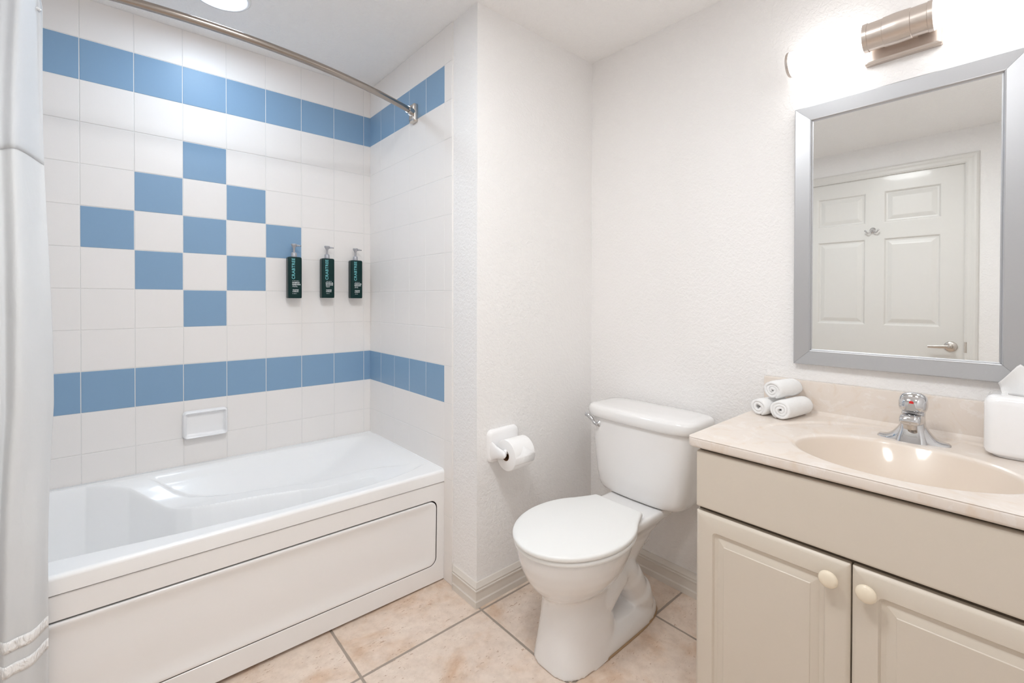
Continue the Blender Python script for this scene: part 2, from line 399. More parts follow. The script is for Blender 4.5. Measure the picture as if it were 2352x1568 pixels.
box(bm, -.12, -.003, D0-.003, D0-.0005, 0, DZ+.003); box(bm, -.12, -.003, D1+.0005, D1+.003, 0, DZ+.003); box(bm, -.12, -.003, D0-.003, D1+.003, DZ+.0005, DZ+.003); box(bm, -.12, -.05, D0-.003, D1+.003, 0, DZ)
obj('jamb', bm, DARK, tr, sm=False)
bm = bmesh.new(); box(bm, -.001, .0135, D0-.014, D0-.002, hz-.035, hz+.035); obj('strike_plate', bm, NICKEL, tr, sm=False)
# robe hook
rh = thing('robe_hook', 'small silver double robe hook on the door, in mirror', 'hook', (XD-.002, -1.566, 1.672))
bm = bmesh.new(); lathe(bm, (0, 0, .008), (1, 0, 0), [(0, .019), (.003, .019), (.006, .014), (.016, .007), (.020, .004)]); obj('backplate', bm, CHROME, rh, autos=40)
for s in (-1, 1):
    bm = bmesh.new(); tube(bm, bez([(.012, 0, .004), (.022, s*.012, -.010), (.030, s*.026, -.012), (.034, s*.038, .003)], 6), [.0045]*18+[.0055], 12)
    lathe(bm, (.034, s*.038, -.002), (0, 0, 1), [(0, .002), (.002, .006), (.006, .007), (.010, .005), (.012, .001)], 14)
    obj('hook_arm', bm, CHROME, rh)

# ------------------------------------------------------------------ bathtub
tub = thing('bathtub', 'white built-in bathtub with apron under the tiled wall', 'bathtub', (0, 0, 0))
tub.rotation_euler = (0, .0115, 0)
ZR, YF, XL = .459, -.730, -1.552
def yf(x): return interp(x, [-1.5, -1.16, -.9, -.6, -.35, -.2, -.05], [-.60, -.632, -.665, -.690, -.688, -.672, -.63])
def ya(x): return interp(x, [-1.12, -1.0, -.915, -.865, -.82, -.76, -.60, -.454, -.326, -.2, -.1], [-.030, -.088, -.160, -.206, -.232, -.250, -.280, -.322, -.395, -.50, -.64])
def tubz(x, y):
    db = -.040-y; df = y-yf(x); dl = x+1.49; dR = -.035-x
    if min(db, df, dl, dR) <= -.02: t1 = 0
    else: t1 = smin([db/.15, df/.035, dl/.06, dR/.36], 7)+.02
    drop1 = .095*sst(t1*.9)
    y2 = ya(x)
    t2 = smin([(y2-y)/.10, (df-.008)/.11, (dl-.01)/.13, (-.22-x)/.42], 14)
    tc = max(0, min(1, t2)); drop2 = .285*(.62*sst(tc)+.38*(1-(1-tc)**2.0))
    scoop = .017*sst((y-(y2+.068))/.030)*sst((db-.004)/.045)*sst((-.05-x)/.30)
    return ZR-max(0, drop1)-drop2-scoop
bm = bmesh.new()
nx, ny = 420, 210
xs_ = [XL+(-.002-XL)*i/nx for i in range(nx+1)]
ysr = [-.0025+(YF+.012+.0025)*j/ny for j in range(ny+1)]
gv = [[bm.verts.new((x, y, tubz(x, y))) for x in xs_] for y in ysr]
# rounded front lip, then return under
for a, dz in [(t*pi/2/6, 0) for t in range(1, 7)]:
    gv.append([bm.verts.new((x, YF+.012-.012*sin(a), ZR-.012*(1-cos(a)))) for x in xs_])
gv.append([bm.verts.new((x, YF, ZR-.047)) for x in xs_]); gv.append([bm.verts.new((x, YF+.006, ZR-.050)) for x in xs_])
gv.append([bm.verts.new((x, YF+.05, ZR-.050)) for x in xs_])
for a, b in zip(gv, gv[1:]):
    for i in range(nx): bm.faces.new((a[i], a[i+1], b[i+1], b[i]))
obj('basin', bm, ACR, tub, autos=50)
def apl(cx, cz): return lambda u, v, d: (cx+u, YF+.0035-d, cz+v)
AX0, AX1, AZ0, AZ1 = XL, -.0035, .004, ZR-.0515
PX0, PX1, PZ0, PZ1 = -1.515, -.0405, .075, .343
bm = bmesh.new()
acx, acz, aw, ah = (AX0+AX1)/2, (AZ0+AZ1)/2, AX1-AX0, AZ1-AZ0
pcx, pcz, pw, ph = (PX0+PX1)/2, (PZ0+PZ1)/2, PX1-PX0, PZ1-PZ0
k = 8
rings = [[(acx+u, YF+.030, acz+v) for u, v in rrect(aw, ah, .002, k)], [(acx+u, YF+.0055, acz+v) for u, v in rrect(aw, ah, .002, k)],
         [(acx+u, YF+.0035, acz+v) for u, v in rrect(aw-.004, ah-.004, .002, k)],
         [(pcx+u, YF+.0035, pcz+v) for u, v in rrect(pw+.004, ph+.004, .034, k)],
         [(pcx+u, YF+.0055, pcz+v) for u, v in rrect(pw, ph, .032, k)],
         [(pcx+u, YF+.020, pcz+v) for u, v in rrect(pw, ph, .032, k)]]
rs_ = loft(bm, rings[:5], cap=False)
loft(bm, rings[4:], cap=False, mi=1)  # inner walls of the gap painted dark as shade
obj('apron', bm, [APR, DARK], tub, sm=False)
bm = bmesh.new()
g = .0036
ringpanel(bm, pw-2*g, ph-2*g, [(0, -.012, .030), (0, -.0015, .030), (.002, .0005, .029), (.006, .0012, .027), (.012, .0002, .024), (.022, -.004, .02), (.05, -.0065, .018), (.105, -.0040, .015)], apl(pcx, pcz-.0012), k=8, back=-.018)
obj('apron_panel', bm, APR, tub, autos=60)
bm = bmesh.new(); box(bm, AX0+.01, AX1-.004, YF+.021, YF+.028, .006, ZR-.06); obj('apron_gap_shade', bm, DARK, tub, sm=False)  # dark sheet standing in for shade behind the panel gap
# wall-side caulk line
bm = bmesh.new()
tube(bm, [(XL, -.004, ZR), (-.0085, -.004, ZR), (-.0085, -.30, ZR), (-.0085, YF+.01, ZR)], .0035, 8); obj('caulk_bead', bm, CERW, tub)

# soap dish on the tiled wall
sd = thing('soap_dish', 'white ceramic soap dish fixed on the tiles above the tub', 'soap dish', (-.7415, 0, .637))
bm = bmesh.new(); W, H, n = .163, .116, 44
def dishy(u, v):
    du, dv = W/2-abs(u), H/2-abs(v); r = .016
    if du < r and dv < r: e = r-sqrt((r-du)**2+(r-dv)**2)
    else: e = min(du, dv)
    if e < 0: e = 0
    front = .026+.010*(1-(v+H/2)/H)      # sticks out more towards the bottom lip
    t = sst(e/.005)
    z = front*min(1, sqrt(max(0, e/.007)) if e < .007 else 1)
    inner = sst((e-.0055)/.012)
    return z-(front-.008)*inner
vs = []
for j in range(n+1):
    row = []
    for i in range(n+1):
        a, b = 2*i/n-1, 2*j/n-1
        u, v = a*W/2*.9999, b*H/2*.9999
        # pull grid corners onto the rounded outline
        du, dv = W/2-abs(u), H/2-abs(v); r = .016
        if du < r and dv < r:
            q = sqrt((r-du)**2+(r-dv)**2)
            m_ = max(r-du, r-dv)
            if q > 0: s = m_/q; u = math.copysign(W/2-r+(r-du)*s, u); v = math.copysign(H/2-r+(r-dv)*s, v)
        row.append(bm.verts.new((u, -dishy(u, v), v)))
    vs.append(row)
for j in range(n):
    for i in range(n): bm.faces.new((vs[j][i], vs[j][i+1], vs[j+1][i+1], vs[j+1][i]))
obj('dish', bm, CERW, sd, recalc=True)

# ------------------------------------------------------------------ curtain rod
rod = thing('curtain_rod', 'curved brushed nickel shower curtain rod above the tub', 'curtain rod', (0, -.484, 2.008))
def rodp(x):   # world x -> y
    t = (x+.78)/.78
    return -.484-.172*(1-t*t)
pts = [(-.020-(1.50)*i/60, 0, 0) for i in range(61)]
pts = [(x, rodp(x)+.484, .0) for x, _, _ in pts]
bm = bmesh.new(); tube(bm, pts, .0125, 28); obj('rod', bm, RODM, rod)
def flange(x, s):
    bm = bmesh.new()
    pl = lambda u, v, d: (x-s*d, u*1.0, v-.002)
    ringpanel(bm, .050, .084, [(0, 0, .010), (0, .012, .010), (.002, .016, .010), (.006, .019, .010), (.012, .020, .010)], pl, k=5)
    obj('flange', bm, NICKEL, rod, autos=50)
    cp = [(x-s*q, rodp(x-s*q)+.484, 0) for q in (.008, .018, .028, .038, .048)]
    bm = bmesh.new(); tube(bm, cp, .0152, 28); obj('collar', bm, NICKEL, rod, autos=50)
    bm = bmesh.new(); c2 = Vector((x-s*.018, -.004, 0)); cyl(bm, c2, c2+Vector((-s*.006, -.002, 0)), .0205, .0175, 28); obj('socket', bm, NICKEL, rod, autos=50)
flange(-.0050, 1); flange(-1.553, -1)

# ------------------------------------------------------------------ shower curtain
cu = thing('shower_curtain', 'white fabric shower curtain hanging outside the tub, at left edge', 'curtain', (-1.30, -.70, .12))
def curt(s, z, off=0.0):
    """s 0..1 from right edge leftwards"""
    h = (z-.12)/1.92
    x = interp(z, [.12, .45, .9, 1.5, 1.8, 2.04], [-1.166, -1.160, -1.152, -1.170, -1.176, -1.180])-.345*s
    mid = interp(z, [.12, .6, 1.2, 1.53, 2.04], [-.790, -.780, -.720, -.660, rodp(x)-.004])
    amp = interp(z, [.12, .5, 1.0, 1.53, 1.9, 2.04], [.026, .026, .045, .052, .040, .026])
    ph = 2*pi*(s*4.2)
    y = mid+(amp*cos(ph) if ph < pi else -amp*.80+amp*.20*cos(ph))+.006*sin(ph*2.3+z*3)+.004*sin(z*9+s*14)
    x += .006*sin(ph*1.0+.6)*(1-.4*h)+.003*sin(z*7)
    if s < .02 and z > 1.93: x -= .020*(sst((z-1.93)/.11))*(1-s/.02)
    return Vector((x+1.30, y+.70-off, z-.12))
def sheet(name, m, z0, z1, nz, ns=230, off=0.0, sag=0.0, s1=1.0):
    bm = bmesh.new(); g = []
    for j in range(nz+1):
        row = []
        for i in range(ns+1):
            s = s1*i/ns; zz0 = z0+sag*abs(sin(s*4.2*pi+.2))
            z = zz0+(z1-zz0)*j/nz
            row.append(bm.verts.new(curt(s, z, off)))
        g.append(row)
    for a, b in zip(g, g[1:]):
        for i in range(ns): bm.faces.new((a[i], a[i+1], b[i+1], b[i]))
    o = obj(name, bm, m, cu, recalc=False)
    so = o.modifiers.new('s', 'SOLIDIFY'); so.thickness = .0009; so.offset = 0
    return o
sheet('lower_panel', CURT, .12, 1.545, 90)
sheet('upper_panel', VOILE, 1.515, 2.045, 40, off=.003, sag=.012)
for z0, z1 in ((.366, .392), (.312, .338)):
    sheet('ribbon', SATIN, z0, z1, 3, off=.0018)
for i in range(6):
    s = i/5.2+.03
    if s > .98: continue
    p = curt(s, 1.93, .006); bm = bmesh.new()
    cyl(bm, p+Vector((-.008, 0, .004)), p+Vector((.006, 0, -.004)), .0035, .0035, 10)
    obj('slit_ring', bm, SATIN, cu)

# ------------------------------------------------------------------ ceiling lamp over the tub, plus added fill lights
def flush(name, label, loc, r, m):
    t = thing(name, label, 'ceiling light', loc)
    bm = bmesh.new(); lathe(bm, (0, 0, 0), (0, 0, -1), [(0, r*1.20), (.004, r*1.20), (.008, r*1.15), (.009, r*1.02), (.006, r*1.01), (0, r*1.0)], 64, cap=False); obj('trim_ring', bm, CERW, t)
    bm = bmesh.new(); lathe(bm, (0, 0, 0), (0, 0, -1), [(0.001, r), (.004, r*.99), (.006, r*.6), (.0065, .001)], 64); obj('diffuser', bm, m, t, label='glowing white disc')
    return t
flush('ceiling_light', 'round white ceiling light glowing above the bathtub', (-.738, -.362, ZC), .083, LAMP)
flush('ceiling_light', 'added fill light, unseen, on the ceiling over the middle of the bathroom', (-.69, -1.60, ZC), .165, FILLGLOW)  # unseen fill, added to lift the overall brightness
flush('ceiling_light', 'added fill light, unseen, on the ceiling between camera and vanity', (-.50, -2.32, ZC), .10, FILLGLOW)  # second unseen fill, added to brighten the vanity side

# ------------------------------------------------------------------ pump bottles
def text(body, size, m, parent, loc, rot, name, align='LEFT', sx=1.0, space=1.0, off=0.0):
    cu_ = bpy.data.curves.new(name, 'FONT'); cu_.body = body; cu_.size = size; cu_.align_x = align; cu_.space_character = space
    cu_.extrude = .00015; cu_.resolution_u = 3; cu_.offset = off
    tmp = bpy.data.objects.new('tmp', cu_); C.objects.link(tmp)
    dg = bpy.context.evaluated_depsgraph_get(); me = bpy.data.meshes.new_from_object(tmp.evaluated_get(dg))
    C.objects.unlink(tmp); bpy.data.objects.remove(tmp)
    me.materials.clear(); me.materials.append(m)
    o = bpy.data.objects.new(name, me); link(o, parent); o.location = loc; o.rotation_euler = rot; o.scale = (sx, 1, 1)
    return o
def bottle(x, z, label, l1, l2, bars):
    t = thing('pump_bottle', label, 'bottle', (x+.0035, -.0365, z), group='pump bottles on the tiled wall')
    W, D = .0305, .0225; bm = bmesh.new()
    prof = [(0, .90), (.002, .96), (.006, 1), (.184, 1), (.188, .985), (.191, .93), (.193, .80), (.194, .55)]
    loft(bm, [sell(0, 0, W-(1-k)*.016, D-(1-k)*.016, 6, 48, h) for h, k in prof])
    obj('body', bm, GREEN, t, autos=50)
    bm = bmesh.new(); lathe(bm, (0, 0, .193), (0, 0, 1), [(0, .0125), (.003, .0128), (.019, .0122), (.022, .010), (.024, .005)]); obj('collar', bm, PUMP, t, autos=40)
    pm = tag(bpy.data.objects.new('pump', None)); link(pm, t); bm = bmesh.new()
    lathe(bm, (0, 0, .215), (0, 0, 1), [(0, .0048), (.020, .0048), (.026, .0075), (.034, .0118), (.038, .0128), (.041, .0120), (.042, .006)], 28); obj('pump_stem', bm, PUMP, pm, autos=40)
    bm = bmesh.new(); tube(bm, [(.006, 0, .249), (.016, -.004, .2495), (.024, -.008, .2485), (.027, -.0095, .2475)], [.006, .0042, .0032, .003], 14); obj('nozzle', bm, PUMP, pm)
    bm = bmesh.new(); cyl(bm, (.0265, -.0093, .2477), (.0285, -.0102, .2472), .0024, .0024, 12); obj('nozzle_tip', bm, HOLE, pm)
    bm = bmesh.new(); loft(bm, [sell(.002, .0262, W-.008, .0105, 6, 36, h) for h in (.006, .186)]); obj('bracket', bm, BRACK, t, autos=50, label='pale plastic wall bracket')
    fy = -D-.0003; R = (pi/2, 0, 0)
    text('CRABTREE', .0192, TEAL, t, (-.0022, fy, .0885), (pi/2, -pi/2, 0), 'lettering', sx=1.02, space=1.08, off=.0003).rotation_euler = Matrix(((0, -1, 0), (0, 0, -1), (1, 0, 0))).to_euler()
    text(l1, .0080, WINK, t, (-.0140, fy, .0700), R, 'lettering', sx={7: .84, 10: .72, 11: .66}[len(l1)], off=.00025)
    text(l2, .0080, WINK, t, (-.0140, fy, .0615), R, 'lettering', sx=.70 if len(l2) < 12 else .66, off=.00025)
    text('CRABTREE', .0070, WINK, t, (-.0125, fy, .0360), R, 'lettering', sx=.80, off=.0002)
    text('& EVELYN', .0070, WINK, t, (-.0125, fy, .0285), R, 'lettering', sx=.84, off=.0002)
    for (z0, w) in bars:
        bm = bmesh.new()
        for q in range(w):
            if (q*7+w) % 5 == 3: continue
            box(bm, -.0133+q*.0021, -.0133+q*.0021+.0021, fy-.0001, fy+.0005, z0, z0+.0014)
        obj('fine_print', bm, WINK, t, sm=False)
bottle(-.3985, 1.171, 'green pump bottle of shampoo, leftmost on the tiled wall', 'SHAMPOO', 'SHAMPOOING', [(.0800, 14), (.0565, 10), (.0525, 11), (.0205, 9)])
bottle(-.2455, 1.173, 'green pump bottle of shower gel, between the other two', 'SHOWER GEL', 'GEL DOUCHE', [(.0800, 13), (.0565, 10), (.0525, 8), (.0205, 8)])
bottle(-.1025, 1.172, 'green pump bottle of conditioner, nearest the tiled corner', 'CONDITIONER', 'REVITALISANT', [(.0800, 13), (.0565, 8), (.0525, 10), (.0205, 8)])

# ------------------------------------------------------------------ toilet
TY = -1.334
to = thing('toilet', 'white two-piece toilet with closed lid beside the vanity', 'toilet', (0, TY, 0))
def vox(name, bm, m, parent, v, it=6, fac=.5):
    o = obj(name, bm, m, parent)
    r = o.modifiers.new('r', 'REMESH'); r.mode = 'VOXEL'; r.voxel_size = v; r.use_smooth_shade = True
    s = o.modifiers.new('s', 'SMOOTH'); s.iterations = it; s.factor = fac
    return o
bm = bmesh.new()
# bowl with front column
secs = [(.000, .130, .150, .105, 3.0), (.025, .130, .147, .101, 2.9), (.08, .130, .142, .093, 2.7), (.15, .131, .138, .086, 2.4), (.20, .130, .137, .084, 2.2), (.225, .128, .142, .090, 2.1),
        (.238, .125, .155, .106, 2.05), (.255, .123, .168, .122, 2.02), (.28, .120, .184, .140, 2), (.31, .120, .199, .155, 2), (.345, .121, .212, .167, 2), (.37, .123, .218, .173, 2), (.384, .124, .220, .176, 2), (.389, .124, .216, .172, 2)]
loft(bm, [sell(cx, 0, a, b, n, 56, z) for z, cx, a, b, n in secs])
# rear foot
secs = [(.000, .262, .270, .104, 3.4), (.022, .262, .268, .103, 3.3), (.040, .262, .264, .098, 3), (.055, .265, .255, .088, 2.8), (.07, .27, .24, .075, 2.6)]
loft(bm, [sell(cx, 0, a, b, n, 56, z) for z, cx, a, b, n in secs])
# trapway
for s in (1, -1):
    tube(bm, bez([(.20, s*.030, .15), (.30, s*.036, .225), (.36, s*.036, .175), (.41, s*.030, .10), (.44, s*.024, .04)], 6), [.058]*6+[.052]*6+[.056]*6+[.066]*7, 20)
tube(bm, bez([(.16, 0, .18), (.27, 0, .25), (.38, 0, .275), (.47, 0, .300)], 6), .068, 20)
# deck under the tank
def deck(z, x0, x1, b, n=4): return sell((x0+x1)/2, 0, (x1-x0)/2, b, n, 56, z)
loft(bm, [deck(.17, .26, .37, .045, 3), deck(.21, .25, .41, .060, 3), deck(.26, .24, .455, .072, 3), deck(.31, .22, .52, .083, 3), deck(.340, .20, .58, .096, 3.5), deck(.362, .19, .625, .112, 4.5), deck(.372, .18, .640, .118, 6), deck(.392, .18, .640, .118, 6), deck(.3955, .185, .636, .114, 6)])
vox('bowl', bm, PORC, to, .0055, 8, .5)
bm = bmesh.new()
loft(bm, [sell(.126, 0, .228-i, .183-i, 2, 72, z) for i, z in ((.006, .388), (.001, .389), (0, .392), (0, .398), (.002, .401), (.006, .402))])
seat = obj('seat', bm, SEATM, to, autos=60)
bm = bmesh.new()
def lid(i, z, n=96):
    out = []
    cx, a, b, xb = .126, .2320-i, .184-i, .362-i
    for k in range(n):
        t = 2*pi*k/n; x, y = cx+a*cos(t), b*sin(t)
        if x > cx+.11:                       # straighten into the squared hinge end
            f = (x-cx-.11)/(a-.11)
            y = y if abs(y) > .12 else y
        out.append([x, y])
    # rebuild the back with straight sides to the hinge corners
    res = []
    for x, y in out:
        if x > .235:
            # ellipse half width at .235, taper to .107 at xb
            w0 = b*sqrt(max(0, 1-((.235-cx)/a)**2)); f = min(1, (x-.235)/(cx+a-.235))
            th = atan2(y, x-.235)
            res.append((x, y, z))
        else: res.append((x, y, z))
    return res
def lidring(i, z):
    cx, a, b, xb, hb = .126, .2330-i, .184-i, .363-i, .106-i*.6
    pts = []
    x1 = .255; w1 = b*sqrt(1-((x1-cx)/a)**2)
    t1 = math.acos((x1-cx)/a)
    for k in range(61):
        t = t1+(2*pi-2*t1)*k/60; pts.append((cx+a*cos(t), b*sin(t)))
    # lower side (y negative) to hinge corner, rounded corners, then up
    for k in range(1, 7):
        f = k/7; x = x1+(xb-.012-x1)*f; pts.append((x, -(w1+(hb-w1)*(f**.85))))
    for k in range(5):
        t = -pi/2+k/4*pi/2; pts.append((xb-.012+.012*cos(t), -(hb-.012)+.012*sin(t)))
    for k in range(5):
        t = k/4*pi/2; pts.append((xb-.012+.012*cos(t), (hb-.012)+.012*sin(t)))
    for k in range(6, 0, -1):
        f = k/7; x = x1+(xb-.012-x1)*f; pts.append((x, (w1+(hb-w1)*(f**.85))))
    return [(x, y, z) for x, y in pts]
loft(bm, [lidring(i, z) for i, z in ((.005, .4045), (.001, .4055), (0, .408), (0, .414), (.0015, .4175), (.005, .4195), (.012, .4205))])
obj('lid', bm, SEATM, to, autos=50)
for s in (-1, 1):
    bm = bmesh.new(); cyl(bm, (.352, s*.070-.018, .404), (.352, s*.070+.018, .404), .011, .011, 20)
    obj('hinge', bm, SEATM, to, autos=50)
bm = bmesh.new()
def tk(z, a, b, cx=.557, n=5):
    r = sell(cx, 0, a, b, n, 72, z)
    return [(x-(.012*(1-(y/b)**2) if x < cx else 0), y, z) for x, y, z in r]
loft(bm, [tk(.396, .070, .140), tk(.398, .082, .162), tk(.404, .091, .176), tk(.414, .096, .185), (tk(.435, .099, .193)), tk(.48, .101, .202), tk(.60, .102, .217), tk(.690, .103, .228)])
obj('tank', bm, PORC, to, autos=60)
bm = bmesh.new()
loft(bm, [tk(z, a, b, .556) for z, a, b in ((.688, .104, .226), (.689, .110, .233), (.694, .114, .237), (.708, .1155, .239), (.722, .115, .238), (.731, .111, .233), (.736, .102, .222), (.738, .08, .195), (.739, .04, .12))])
obj('tank_lid', bm, PORC, to, autos=70)
lv = tag(bpy.data.objects.new('flush_lever', None)); link(lv, to); lv['label'] = 'chrome flush lever'
bm = bmesh.new(); lathe(bm, (.456, .163, .662), (-1, 0, 0), [(0, .012), (.006, .012), (.009, .009), (.013, .006)]); obj('lever_boss', bm, CHROME, lv, autos=40)
bm = bmesh.new(); tube(bm, bez([(.441, .160, .659), (.440, .175, .665), (.443, .192, .678), (.441, .208, .690), (.439, .220, .693)], 6), [.006]*6+[.007]*6+[.0085]*12+[.005], 14); obj('lever_arm', bm, CHROME, lv)
bm = bmesh.new(); loft(bm, [sell(.262, 0, .2725+e, .1055+e, 3.3, 72, z) for e, z in ((0, 0), (0.001, .0015), (-.004, .004), (-.012, .0042))], cap=False); obj('caulk_ring', bm, CAULK, to, label='stained brown caulk line at the foot')

# ------------------------------------------------------------------ toilet paper holder + roll
th = thing('toilet_paper_holder', 'white ceramic toilet paper holder on the wall left of the toilet', 'holder', (.1245, YP, .585))
bm = bmesh.new()
ringpanel(bm, .156, .128, [(0, 0, .022), (.0005, .006, .022), (.003, .013, .022), (.008, .018, .02), (.016, .0200, .016)], lambda u, v, d: (u, -d, v+.012), k=8)
obj('backplate', bm, CERW, th, autos=70)
for s in (-1, 1):
    bm = bmesh.new()
    P = [(0, .040), (.02, .034), (.045, .024), (.065, .019), (.080, .016), (.092, .012), (.096, .006)]
    loft(bm, [[(s*.065+.0085*cos(t)*(1 if h > .014 else .8), -d, -.002*(1-d/.1)+h*sin(t)) for t in [2*pi*j/28 for j in range(28)]] for d, h in P])
    obj('arm', bm, CERW, th)
bm = bmesh.new(); cyl(bm, (-.060, -.080, .006), (.060, -.080, .006), .0095, .0095, 24); obj('roller', bm, CERW, th, autos=50)
tp = thing('toilet_paper_roll', 'white toilet paper roll on the ceramic holder', 'toilet paper', (.1245, YP-.080, .578))
bm = bmesh.new(); rI, rO = .0195, .0575; n = 64
def cr(x, r): return [(x, r*cos(2*pi*i/n), r*sin(2*pi*i/n)) for i in range(n)]
loft(bm, [cr(-.050, rI+.0008), cr(-.050, rO-.002), cr(-.0485, rO), cr(.0485, rO), cr(.050, rO-.002), cr(.050, rI+.0008)], cap=False)
o = obj('paper', bm, PAPER, tp, autos=50)
bm = bmesh.new(); loft(bm, [cr(-.0505, rI), cr(.0505, rI), cr(.0505, rI+.0007), cr(-.0505, rI+.0007), cr(-.0505, rI)], cap=False); obj('cardboard_core', bm, CARD, tp, autos=50)
bm = bmesh.new()   # loose first sheet with a folded point
vs = []
for j in range(13):
    a = radians(118-j*5.5); w = .049 if j < 7 else .049*(1-(j-6)/6.0*.98)
    vs.append([bm.verts.new((x, (rO+.0008)*cos(a+pi/2), (rO+.0008)*sin(a+pi/2)-0)) for x in (-w*(1 if j < 7 else .6), w)])
for a, b in zip(vs, vs[1:]): bm.faces.new((a[0], a[1], b[1], b[0]))
o = obj('folded_sheet', bm, PAPER, tp); so = o.modifiers.new('s', 'SOLIDIFY'); so.thickness = .0008

# ------------------------------------------------------------------ vanity cabinet
VY0, VY1 = -1.746, -2.510      # left and right ends
van = thing('vanity_cabinet', 'cream vanity cabinet with two raised-panel doors', 'cabinet', (.150, 0, 0))
bm = bmesh.new()
box(bm, 0, .528, VY0-.0165, VY0-.0005, .085, .7745); box(bm, 0, .528, VY1, VY1+.016, .085, .7745)
box(bm, 0, .528, VY1+.016, VY0-.0165, .085, .101); box(bm, 0, .018, VY1+.016, VY0-.0165, .101, .7745); box(bm, .520, .528, VY1+.016, VY0-.0165, .101, .7745)
box(bm, .055, .528, VY1+.002, VY0-.003, 0, .085)
obj('carcass', bm, CAB, van, sm=False)
bm = bmesh.new(); box(bm, -.0012, .0005, VY1+.001, VY0-.0025, .09, .7735); obj('gap_shade_sheet', bm, CABIN, van, sm=False)  # dark sheet painting the shade between doors and front panel
def front(name, y0, y1, z0, z1, rings, parent=van, k=6):
    bm = bmesh.new(); cy, cz = (y0+y1)/2, (z0+z1)/2
    ringpanel(bm, abs(y1-y0), z1-z0, rings, lambda u, v, d: (-.0015-d, cy+u, cz+v), k=k, back=0)
    return obj(name, bm, CAB, parent, sm=True, autos=25)
front('front_panel', VY0, VY1, .6195, .7665, [(0, .0135, .002), (.0012, .0165, .002), (.0035, .0178, .002), (.006, .018, .002), (.02, .018, .002)])
DP = [(0, .011, .002), (.0015, .0135, .002), (.0060, .0168, .002), (.0085, .018, .002), (.044, .018, .010), (.046, .0160, .009), (.048, .0125, .008), (.056, .0120, .006), (.0595, .0135, .002), (.072, .0165, .0008), (.0735, .0180, .0006), (.085, .018, .0006)]
d1 = front('door', VY0, -2.0825, .094, .6085, DP)
d2 = front('door', -2.0855, VY1, .094, .6085, DP)
for d, y in ((d1, -2.048), (d2, -2.113)):
    bm = bmesh.new(); lathe(bm, (-.019, y, .5695), (-1, 0, 0), [(0, .007), (.006, .0065), (.010, .009), (.014, .0155), (.017, .0182), (.020, .0185), (.0235, .0165), (.026, .0115), (.0272, .004)], 36)
    obj('knob', bm, KNOB, d, label='round ivory knob')

# worktop with moulded basin
ct = thing('worktop', 'cream marbled worktop with moulded oval basin and backsplash', 'countertop', (0, 0, .801))
CX0, CX1, CY0, CY1 = .1217, .6795, -1.7232, -2.533
BX, BY = .335, -2.128
def ctz(x, y):
    e = sqrt(((x-BX)/.166)**2+((y-BY)/.205)**2)
    r = sqrt((x-BX)**2+(y-BY)**2)
    z = 0.0
    # shallow tray round the basin
    f = sst((x-.20)/.12); z -= .0042*sst((.316-r)/.012)*f
    if e < 1.05:
        z -= .003*sst((1.05-e)/.05)
    if e < 1.0:
        t = 1-e
        z -= .128*(1-(1-min(1, t/.92))**1.9)
    # small cove to the backsplash
    d = .6595-x
    if d < .010: z += .010*(1-cos(min(1, (0.010-d)/.010)*pi/2))
    return z
bm = bmesh.new(); nx, ny = 300, 400; rr = .018
def edge(x, y):      # round the front corners
    for cy, s in ((CY0-rr, 1), (CY1+rr, -1)):
        if x < CX0+rr and (y-cy)*s > 0:
            dx, dy = x-(CX0+rr), y-cy; m_ = max(abs(dx), abs(dy)); q = sqrt(dx*dx+dy*dy)
            if q > 0: return CX0+rr+dx*m_/q, cy+dy*m_/q
    return x, y
def lin(a, b, n, e0, e1):
    """denser near both ends"""
    out = [a, a+(b-a)*.004, a+(b-a)*.012, a+(b-a)*.022, a+(b-a)*.033]
    m_ = n-9; s0, s1 = .044, 1-.030
    out += [a+(b-a)*(s0+(s1-s0)*i/m_) for i in range(m_+1)]
    return out+[b-(b-a)*.018, b-(b-a)*.009, b]
X = lin(CX0, .6595, nx, 0, 0); Y = lin(CY0, CY1, ny, 0, 0)
g = []
for y in Y:
    row = []
    for x in X:
        px, py = edge(x, y); row.append(bm.verts.new((px, py, ctz(px, py))))
    g.append(row)
for a, b in zip(g, g[1:]):
    for i in range(len(a)-1): bm.faces.new((a[i], a[i+1], b[i+1], b[i]))
# rim: go round left, front, right and drop the edge
loop = [g[0][i] for i in range(len(X)-1, -1, -1)]+[g[j][0] for j in range(1, len(Y))]+[g[-1][i] for i in range(1, len(X))]
def out_dir(v):
    x, y = v.co.x, v.co.y
    for cy, s in ((CY0-rr, 1), (CY1+rr, -1)):
        if x < CX0+rr-1e-6 and (y-cy)*s > 1e-6:
            d = Vector((x-CX0-rr, y-cy)); return d.normalized()
    if abs(y-CY0) < 1e-5: return Vector((0, 1))
    if abs(y-CY1) < 1e-5: return Vector((0, -1))
    return Vector((-1, 0))
dirs = [out_dir(v) for v in loop]; prev = loop
for o_, z_ in ((.0015, -.0006), (.0028, -.0022), (.0032, -.005), (.0032, -.019), (.002, -.023), (-.002, -.0255), (-.02, -.0255)):
    cur = [bm.verts.new((v.co.x+d.x*(o_-.0032), v.co.y+d.y*(o_-.0032), z_)) for v, d in zip(loop, dirs)]
    for i in range(len(loop)-1): bm.faces.new((prev[i], prev[i+1], cur[i+1], cur[i]))
    prev = cur
obj('basin_top', bm, TOPM, ct, autos=60)
bm = bmesh.new()
pr = [(.6595, -.004), (.6595, .097), (.6605, .1005), (.6635, .1025), (.6795, .1028), (.6795, -.004)]
loft(bm, [[(x, y, z) for x, z in pr] for y in (CY0, CY1)]); obj('backsplash', bm, MARB, ct, autos=30)
